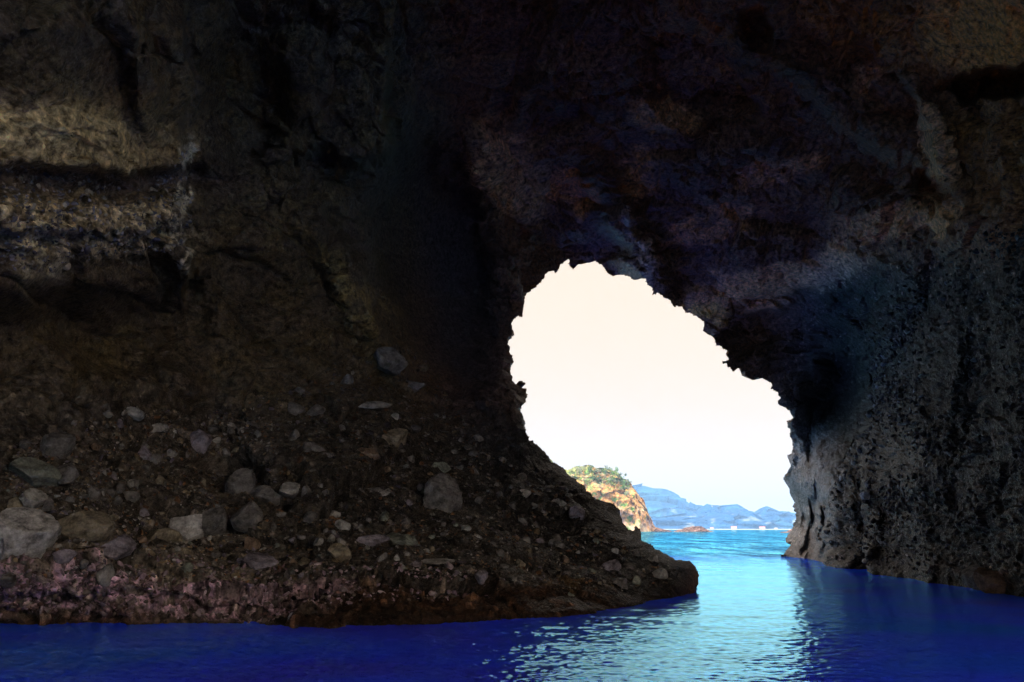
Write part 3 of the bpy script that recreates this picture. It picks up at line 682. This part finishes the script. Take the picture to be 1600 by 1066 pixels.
# gravel and pebbles between them, one mass
src = [rock_mesh('pebble', 91 + k, 2, .9, .4) for k in range(5)]
sv = []; sf = []
for m_ in src:
    v_ = np.empty(len(m_.vertices) * 3, np.float32); m_.vertices.foreach_get('co', v_); f_ = np.empty(len(m_.polygons) * 3, np.int32); m_.loops.foreach_get('vertex_index', f_)
    sv.append(v_.reshape(-1, 3)); sf.append(f_.reshape(-1, 3))
GV, GF, GC, off = [], [], [], 0
rg = np.random.default_rng(3)
LEDGE = np.array([(0,262),(100,268),(230,300),(290,230),(300,330),(285,390),(150,400),(90,430),(0,420)], float)
for (poly, num, (xa, xb), (ya, yb), smin, smax, cset) in (
     (BANK, 7500, (0, 1060), (540, 935), 3.5, 15, [(.09, .08, .075), (.14, .13, .12), (.17, .15, .13), (.22, .17, .11), (.13, .11, .14), (.2, .11, .06), (.3, .29, .28)]),
     (np.array([(0,880),(300,870),(480,885),(760,915),(760,935),(480,960),(0,962)], float), 1500, (0, 760), (870, 965), 4, 15, [(.26, .19, .24), (.2, .14, .17), (.3, .24, .27), (.1, .06, .06), (.12, .1, .09)]),
     (LEDGE, 900, (0, 300), (230, 430), 4, 17, [(.3, .27, .22), (.2, .18, .16), (.1, .1, .13), (.24, .23, .26)]),
     ):
    X = rg.uniform(xa, xb, num * 3); Y = rg.uniform(ya, yb, num * 3); ok = np.where(inside(X, Y, poly))[0][:num]
    for q_ in ok:
        p = on_rock(X[q_], Y[q_]); k = math.hypot(p[0], p[1]) / F
        sz = min(smax, smin * math.exp(abs(rg.normal()) * .55)) * k / 2
        Rm = np.array(Matrix.Rotation(rg.uniform(0, 6.28), 3, Vector(rg.normal(size=3)).normalized()))
        j = rg.integers(5); vv = (sv[j] * np.array([1, rg.uniform(.6, 1), rg.uniform(.5, .9)]) * sz) @ Rm.T + p
        GV.append(vv); GF.append(sf[j] + off); off += len(vv)
        c = np.array(cset[rg.integers(len(cset))]) * rg.uniform(.55, 1.2) * ((.7 if Y[q_] < 800 else 1) * (.6 if X[q_] > 430 else 1) if num == 7500 else 1); GC.append(np.tile(c, (len(vv), 1)))  # bank gravel darker upslope and rightwards, shade put into its colour
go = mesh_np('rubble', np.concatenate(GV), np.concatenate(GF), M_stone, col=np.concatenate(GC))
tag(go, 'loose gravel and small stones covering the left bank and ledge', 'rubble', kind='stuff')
# rounded stones cemented in the right wall
RW = np.array([(1345,500),(1420,430),(1500,380),(1640,330),(1640,930),(1515,912),(1400,893),(1300,872),(1290,800),(1330,700),(1360,620)], float)
GV, GF, GC, off = [], [], [], 0
X = rg.uniform(1280, 1640, 30000); Y = rg.uniform(330, 930, 30000); ok = np.where(inside(X, Y, RW))[0]
dens = noise(np.stack([X[ok] * .02, Y[ok] * .012, 0 * X[ok]], 1), 1, 3); ok = ok[rg.random(len(ok)) < np.clip(.35 + dens, .08, 1)][:4600]
for q_ in ok:
    p = on_rock(X[q_], Y[q_]); k = math.hypot(p[0], p[1]) / F
    sz = min(16, 3.6 * math.exp(abs(rg.normal()) * .6)) * k / 2
    Rm = np.array(Matrix.Rotation(rg.uniform(0, 6.28), 3, Vector(rg.normal(size=3)).normalized())); j = rg.integers(5)
    vv = (sv[j] * np.array([1, rg.uniform(.6, 1), rg.uniform(.5, .9)]) * sz) @ Rm.T + p
    GV.append(vv); GF.append(sf[j] + off); off += len(vv)
    c = np.array([(.030, .027, .030), (.045, .04, .042), (.06, .05, .05), (.035, .033, .04), (.14, .14, .15)][rg.choice(5, p=[.3, .3, .17, .14, .09])]) * rg.uniform(.7, 1.3)
    GC.append(np.tile(c, (len(vv), 1)))
go = mesh_np('pebbles', np.concatenate(GV), np.concatenate(GF), M_stone, col=np.concatenate(GC))
tag(go, 'rounded dark and pale stones cemented in the right cave wall', 'pebbles', kind='stuff')

# ------------------------------------------------------------------ outside: headland, reefs, hills, town
def prof(pts, x_): pts = np.array(pts, float); return np.interp(x_, pts[:, 0], pts[:, 1])
HOR = 533 + F * math.tan(PITCH)
M_cliff = rock_mat('headland_rock', rough=.8, spec=.2, bump=(1.0, 1.2), scales=(.16, .7))
M_forest = rock_mat('hill_forest', rough=.9, spec=.1, bump=(1.0, 9.0), scales=(.012, .06))
def land(name, D0, sky_pts, depth, nx_, ny_, rough_s, rough_a, colf, mat, front=.42, seed=300, steep=.7):
    x0, x1 = sky_pts[0][0], sky_pts[-1][0]
    X = np.linspace(x0, x1, nx_); T = np.linspace(0, 1, ny_)
    XX, TT = np.meshgrid(X, T); XX = XX.ravel(); TT = TT.ravel()
    h = (HOR - prof(sky_pts, XX)) * D0 / F + CAMH; h = np.maximum(h, 0)
    edge = np.clip(h / (.35 * h.max()), .12, 1)
    Y = D0 + depth * (TT - front) * edge
    zz = np.where(TT < front, np.power(np.clip(TT / front, 0, 1), steep), 1 - sstep(front, 1, TT))
    a_, _ = ang(XX, np.full(len(XX), 829.)); Xw = np.tan(a_) * D0 + 0 * Y
    P = np.stack([Xw, Y, h * zz - 1.0], 1)
    n = fbm(P, rough_s, 5, seed, .55, ridge=True); vv = voronoi(P, rough_s * 2.2, seed)
    env = np.minimum(1, np.clip(P[:, 2] / (.12 * h.max()), 0, 1)) * np.clip(np.minimum(TT / .03, 1), 0, 1)
    P[:, 1] += -(n * .9 + vv[3] * 1.1 + (vv[2] - .5) * .5) * rough_a * env * (TT < .8)
    P[:, 2] += (n * .25 + vv[3] * .5) * rough_a * env * np.where(np.abs(TT - front) < .12, .35, .7)
    c = colf(XX, TT, P, n, vv, h)
    f = np.arange(ny_ * nx_).reshape(ny_, nx_)
    q_ = np.stack([f[:-1, :-1], f[:-1, 1:], f[1:, 1:], f[1:, :-1]], -1).reshape(-1, 4)
    o = mesh_np(name, P, q_, mat, col=c, smooth=True)
    return o, P, XX, TT
def mixc(c, m_, k): m_ = np.clip(m_, 0, 1)[:, None]; return c * (1 - m_) + np.array(k) * m_
def col_head(X, T, P, n, v, h):
    c = np.tile([.23, .13, .055], (len(X), 1)); py_ = HOR - (P[:, 2] - CAMH) * F / 850
    c = mixc(c, sstep(-.2, .3, fbm(P, .09, 4, 310)) * sstep(790, 812, py_), (.20, .17, .20))
    c = mixc(c, sstep(0, .25, fbm(P, .06, 4, 311)) * .8, (.24, .20, .13))
    c = mixc(c, sstep(-.05, .2, fbm(P, .10, 4, 312) + .25 - (py_ - 735) / 90 - np.maximum(X - 960, 0) / 90), (.12, .14, .05))
    c = mixc(c, sstep(.1, .3, fbm(P, .16, 4, 313) - np.maximum(X - 985, 0) / 90), (.06, .11, .03))
    c = mixc(c, sstep(-.1, .2, fbm(P, .12, 4, 314)) * sstep(1018, 1030, X), (.09, .06, .055))
    c = c * (1 + (v[2] - .5) * .5)[:, None] * (1 - .5 * sstep(3, .5, P[:, 2]))[:, None] if False else c * (1 + (v[2] - .5) * .5)[:, None]
    return c
SK_HEAD = [(700,640),(780,676),(840,706),(862,722),(872,731),(887,738),(902,731),(924,729),(937,734),(950,735),(963,737),(972,748),(987,757),(997,771),(1008,787),(1014,805),(1021,819),(1024,822.5),(1029,824),(1045,827.5),(1056,830)]
hd, HP, HX, HT = land('headland', 850, SK_HEAD, 90, 620, 220, .05, 9.0, col_head, M_cliff, front=.4, steep=.62)
tag(hd, 'sunlit tan rocky headland with green scrub on top beyond the cave mouth', 'headland', kind='structure')
def col_reef(X, T, P, n, v, h): return np.tile([.085, .055, .05], (len(X), 1)) * (1 + (v[2] - .5) * .8)[:, None]
for nm, D0, sk, dp, lb in (('reef', 780, [(1046,832),(1052,829),(1060,826),(1066,825.5),(1070,823),(1078,822),(1081,821),(1092,820.8),(1097,821.5),(1101,824),(1105,826),(1110,828),(1118,829.5),(1122,832)], 14, 'low dark brown reef rock off the tip of the headland'),
                           ('reef', 620, [(1203,833),(1208,831.5),(1214,831),(1220,829),(1228,828.5),(1234,825),(1246,823),(1262,832)], 10, 'low reef rock with foam just left of the pale cave pillar'),
                           ('reef', 830, [(1018,832),(1024,825),(1032,824),(1038,826),(1045,827),(1052,829.5),(1057,832)], 12, 'flat reef rock joined to the foot of the headland')):
    o, *_ = land(nm, D0, sk, dp, 120, 50, .25, 1.6, col_reef, M_cliff, front=.45, seed=330, steep=.6)
    tag(o, lb, 'reef rock')
def col_hill(X, T, P, n, v, h):
    c = np.tile([.007, .036, .10], (len(X), 1))  # distance haze painted in as a blue forest colour
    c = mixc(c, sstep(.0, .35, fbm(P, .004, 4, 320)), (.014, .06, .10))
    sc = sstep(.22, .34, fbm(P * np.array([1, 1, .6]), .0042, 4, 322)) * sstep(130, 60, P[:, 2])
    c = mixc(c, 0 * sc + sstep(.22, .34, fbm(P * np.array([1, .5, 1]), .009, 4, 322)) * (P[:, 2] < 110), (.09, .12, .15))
    return c
SK_H1 = [(860,770),(930,764),(975,764),(995,763),(1004,762),(1021,767),(1039,769),(1055,776),(1064,783),(1074,790),(1092,793),(1105,795),(1118,797),(1137,796),(1150,794),(1165,800),(1181,802),(1196,798),(1221,803),(1242,806),(1290,798),(1360,812),(1420,826)]
SK_H2 = [(880,800),(960,806),(1000,803),(1030,810),(1060,806),(1084,803),(1098,794),(1105,790),(1118,792),(1128,791),(1137,790.5),(1150,790.5),(1158,795),(1165,800),(1172,806),(1181,803),(1188,797),(1196,794),(1207,797),(1221,803),(1236,808),(1260,800),(1330,812),(1400,827)]
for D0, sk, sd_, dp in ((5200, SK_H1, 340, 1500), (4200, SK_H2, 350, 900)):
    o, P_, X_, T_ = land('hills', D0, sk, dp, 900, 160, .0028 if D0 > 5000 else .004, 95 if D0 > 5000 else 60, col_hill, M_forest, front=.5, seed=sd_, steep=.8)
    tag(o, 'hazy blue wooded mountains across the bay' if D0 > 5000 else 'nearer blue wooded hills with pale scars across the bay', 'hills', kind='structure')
def flatm(name, c, r=.8):
    m, nt, b_ = newmat(name); n1 = N(nt, 'ShaderNodeTexNoise'); n1.inputs['Scale'].default_value = .5
    geo = N(nt, 'ShaderNodeNewGeometry'); nt.links.new(geo.outputs['Position'], n1.inputs['Vector'])
    mr = N(nt, 'ShaderNodeMapRange'); mr.inputs[3].default_value = .8; mr.inputs[4].default_value = 1.15; nt.links.new(n1.outputs[0], mr.inputs[0])
    mx = N(nt, 'ShaderNodeMix', data_type='RGBA', blend_type='MULTIPLY'); mx.inputs[0].default_value = 1; mx.inputs[6].default_value = (*c, 1)
    nt.links.new(mr.outputs[0], mx.inputs[7]); nt.links.new(mx.outputs[2], b_.inputs['Base Color']); b_.inputs['Roughness'].default_value = r
    return m
M_sand = flatm('sand', (.3, .27, .22)); M_white = flatm('white_wall', (.3, .3, .3)); M_cream = flatm('cream_wall', (.27, .24, .2)); M_red = flatm('red_roof', (.42, .12, .07)); M_greyr = flatm('grey_roof', (.22, .23, .25))
def box_np(x0, x1, y0, y1, z0, z1):
    v = np.array([(x, y, z) for z in (z0, z1) for y in (y0, y1) for x in (x0, x1)], float)
    f = np.array([(0, 2, 3, 1), (4, 5, 7, 6), (0, 1, 5, 4), (2, 6, 7, 3), (0, 4, 6, 2), (1, 3, 7, 5)]); return v, f
def cyl_np(r0, r1, z0, z1, n=20):
    t = np.linspace(0, 2 * math.pi, n, endpoint=False)
    v = np.concatenate([np.stack([r0 * np.cos(t), r0 * np.sin(t), z0 + 0 * t], 1), np.stack([r1 * np.cos(t), r1 * np.sin(t), z1 + 0 * t], 1), [[0, 0, z0], [0, 0, z1]]])
    f = []
    for j in range(n):
        k = (j + 1) % n; f += [(j, k, n + k), (j, n + k, n + j), (2 * n, k, j), (2 * n + 1, n + j, n + k)]
    return v, np.array(f)
# sandy shore strip
bx = np.linspace(870, 1420, 200); Pb = []
for j, (yy, zz) in enumerate(((3560, -1), (3640, .7), (3720, 1.6), (3900, 3.0))):
    a_, _ = ang(bx, np.full(200, 829.)); w_ = noise(np.stack([bx * .05, bx * 0, bx * 0], 1), 1., 9)
    Pb.append(np.stack([np.tan(a_) * 3700, yy + 25 * w_, zz + 0 * bx], 1))
Pb = np.concatenate(Pb); f = np.arange(800).reshape(4, 200)
tag(mesh_np('beach', Pb, np.stack([f[:-1, :-1], f[:-1, 1:], f[1:, 1:], f[1:, :-1]], -1).reshape(-1, 4), M_sand), 'thin pale sandy shore at the foot of the far hills', 'beach', kind='structure')
# houses of the far town
hv, hf = box_np(-7, 7, -5, 5, 0, 6)
rv = np.array([(-7.6, -5.6, 6.02), (7.6, -5.6, 6.02), (7.6, 5.6, 6.02), (-7.6, 5.6, 6.02), (-7.6, 0, 9.5), (7.6, 0, 9.5)])
rf = [(0, 1, 5, 4), (2, 3, 4, 5), (0, 4, 3, 3), (1, 2, 5, 5), (0, 3, 2, 1)]
wv_, wf_ = [], []
for k, xw in enumerate((-4.5, 0, 4.5)):
    v_, f_ = box_np(xw - .9, xw + .9, -5.12, -5.0, 2.0, 4.2); wv_.append(v_); wf_.append(f_ + 8 * k)
M_win = flatm('window_glass', (.05, .06, .08), .2)
def make_house():
    h = empty('house', (0, 0, 0))
    mesh_np('wall', hv, hf, M_white, h, smooth=False)
    me = bpy.data.meshes.new('roof'); me.from_pydata([tuple(v) for v in rv], [], [tuple(dict.fromkeys(f_)) for f_ in rf]); me.materials.append(M_red)
    r_o = bpy.data.objects.new('roof', me); C.objects.link(r_o); r_o.parent = h
    mesh_np('window', np.concatenate(wv_), np.concatenate(wf_), M_win, h, smooth=False)
    return h
proto = make_house()
alt = {'wall': mesh_np('wall', hv, hf, M_cream, smooth=False), }
altm = alt['wall'].data; bpy.data.objects.remove(alt['wall'])
roofg = None
HR = random.Random(12)
for k in range(26):
    x_ = HR.choice([HR.uniform(1128, 1182), HR.uniform(1128, 1182), HR.uniform(1182, 1232), HR.uniform(1040, 1128)]); Dk = HR.uniform(3730, 3860)
    if k == 0: h = proto
    else:
        h = proto.copy(); C.objects.link(h)
        for ch in proto.children:
            c_ = ch.copy(); C.objects.link(c_); c_.parent = h
            if k % 3 == 1 and ch.name.startswith('wall'): c_.data = altm
            if k % 2 and ch.name.startswith('roof'):
                if roofg is None: roofg = ch.data.copy(); roofg.materials[0] = M_greyr
                c_.data = roofg
    a_, _ = ang(x_, 829.); h.location = (math.tan(a_) * Dk, Dk, 1.6 + (Dk - 3730) * .012); h.rotation_euler = (0, 0, HR.uniform(-.5, .5))
    s_ = HR.uniform(.5, 1.0); h.scale = (s_ * HR.uniform(1, 1.8), s_, s_ * HR.uniform(.8, 1.3))
    rc = 'grey' if k % 2 else 'red'; wc = 'cream' if k % 3 == 1 else 'white'
    tag(h, f'tiny {wc} house with a {rc} roof on the far shore below the blue hills', 'house', f'{wc} {rc}-roofed houses of the far town')
# white tower on the hill
tw = empty('tower', tuple(at(1113, 804, 4180)))
v_, f_ = cyl_np(6, 4.6, -4, 30); mesh_np('shaft', v_, f_, M_white, tw)
v_, f_ = cyl_np(6.4, 6.4, 30.02, 31.2); mesh_np('gallery', v_, f_, M_white, tw)
v_, f_ = cyl_np(3.2, 3.2, 31.22, 35.5); mesh_np('lantern', v_, f_, M_win, tw)
v_, f_ = cyl_np(3.8, .3, 35.52, 38.5); mesh_np('cap', v_, f_, M_white, tw)
tag(tw, 'slim white tower standing on the ridge of the far blue hills', 'tower')

# shrubs and small trees on the headland
M_bark = flatm('bark', (.12, .09, .06))
def leafm(name, c):
    m, nt, b_ = newmat(name); L = nt.links.new
    oi = N(nt, 'ShaderNodeNewGeometry'); mr = N(nt, 'ShaderNodeMapRange'); mr.inputs[3].default_value = .5; mr.inputs[4].default_value = 1.5; L(oi.outputs['Random Per Island'], mr.inputs[0])
    mx = N(nt, 'ShaderNodeMix', data_type='RGBA', blend_type='MULTIPLY'); mx.inputs[0].default_value = 1; mx.inputs[6].default_value = (*c, 1)
    L(mr.outputs[0], mx.inputs[7]); L(mx.outputs[2], b_.inputs['Base Color']); b_.inputs['Roughness'].default_value = .6
    return m
ML = {'dark green': leafm('dark_leaves', (.025, .065, .02)), 'bright green': leafm('bright_leaves', (.045, .12, .02)), 'grey-green': leafm('grey_leaves', (.13, .15, .10))}
def crown_mesh(seed, n_l, mat, ls=.55):
    r = np.random.default_rng(seed); Vv = []; Ff = []
    cl = r.normal(size=(9, 3)) * [.42, .42, .26] + [0, 0, .62]
    for k in range(n_l):
        c0 = cl[r.integers(9)]; d = r.normal(size=3); d /= np.linalg.norm(d); p = c0 + d * .30 * r.uniform(.5, 1.05)
        u1 = r.normal(size=3); u1 /= np.linalg.norm(u1); u2 = np.cross(u1, d); u2 /= np.linalg.norm(u2) + 1e-6
        s_ = ls * .12 * r.uniform(.6, 1.4); k4 = len(Vv)
        Vv += [p - u1 * s_, p + u2 * s_ * .6, p + u1 * s_, p - u2 * s_ * .6]; Ff.append((k4, k4 + 1, k4 + 2, k4 + 3))
    o = mesh_np('crown', np.array(Vv), np.array(Ff), mat, smooth=False); me = o.data; bpy.data.objects.remove(o); return me
CR = {k: [crown_mesh(5 + j * 7 + len(k), 420, m) for j in range(3)] for k, m in ML.items()}
tv, tf = cyl_np(.07, .035, -.3, .75, 8); t_o = mesh_np('trunk', tv, tf, M_bark); TRUNK = t_o.data; bpy.data.objects.remove(t_o)
cand = np.where((HT < .46) & (HT > .08))[0]
HPa, HPb = pix(np.arctan2(HP[:, 0], HP[:, 1]), np.arctan2(HP[:, 2] - CAMH, np.hypot(HP[:, 0], HP[:, 1])))
def shrub(x_, y_, size, kind, lab, grp=None, nm='shrub'):
    j = cand[np.argmin((HPa[cand] - x_) ** 2 + (HPb[cand] - y_) ** 2)]
    r = empty(nm, tuple(HP[j]), R_.uniform(0, 6)); s_ = size * 850 / F; r.scale = (s_, s_, s_)
    c_ = bpy.data.objects.new('crown', R_.choice(CR[kind])); C.objects.link(c_); c_.parent = r
    t_ = bpy.data.objects.new('trunk', TRUNK); C.objects.link(t_); t_.parent = r
    tag(r, lab, 'shrub' if nm == 'shrub' else 'tree', grp)
for args in ((922, 738, 11, 'dark green', 'dark green rounded tree on the headland top, left of the others', None, 'tree'),
             (934, 740, 9, 'grey-green', 'grey-green bushy tree between two dark ones on the headland top', None, 'tree'),
             (948, 742, 11, 'dark green', 'dark green tree at the middle of the headland ridge', None, 'tree'),
             (960, 743, 10, 'bright green', 'fresh green tree near the right end of the headland ridge', None, 'tree'),
             (968, 748, 9, 'dark green', 'outermost dark tree at the right end of the headland ridge', None, 'tree'),
             (955, 758, 11, 'bright green', 'bright green shrub in the middle of the headland slope'),
             (966, 768, 9, 'bright green', 'bright green shrub clinging to the headland slope nearest the bare cliff'),
             (928, 752, 9, 'dark green', 'dark shrub halfway down the left part of the headland slope'),
             (940, 764, 7, 'grey-green', 'pale grey-green shrub low on the headland slope'),
             (902, 741, 9, 'grey-green', 'pale shrub at the left end of the headland ridge'),
             (980, 758, 7, 'dark green', 'small dark shrub on the edge of the headland cliff top')):
    shrub(*args)
for k in range(46):
    x_ = R_.uniform(868, 985); y0 = prof(SK_HEAD, x_); y_ = y0 + abs(R_.gauss(0, 18)) + 3
    kind = R_.choice(['dark green', 'grey-green', 'grey-green', 'bright green'])
    shrub(x_, y_, R_.uniform(4, 7), kind, f'small {kind} shrub among the scrub on the headland slope', f'small {kind} shrubs on the headland')

# ------------------------------------------------------------------ haze
hv, hf = box_np(-6500, 6500, -300, 9100, -3, 290)
hz = mesh_np('haze', hv, hf, None, smooth=False)
hm = bpy.data.materials.new('haze'); hm.use_nodes = True; nt = hm.node_tree; nt.nodes.clear()
vo_ = N(nt, 'ShaderNodeVolumePrincipled'); vo_.inputs['Color'].default_value = (0.26, 0.52, 1.0, 1); vo_.inputs['Density'].default_value = 1.0e-4
ho = N(nt, 'ShaderNodeOutputMaterial'); nt.links.new(vo_.outputs[0], ho.inputs['Volume']); hz.data.materials.append(hm)
tag(hz, 'thin blue haze hanging over the bay', 'haze', kind='stuff')
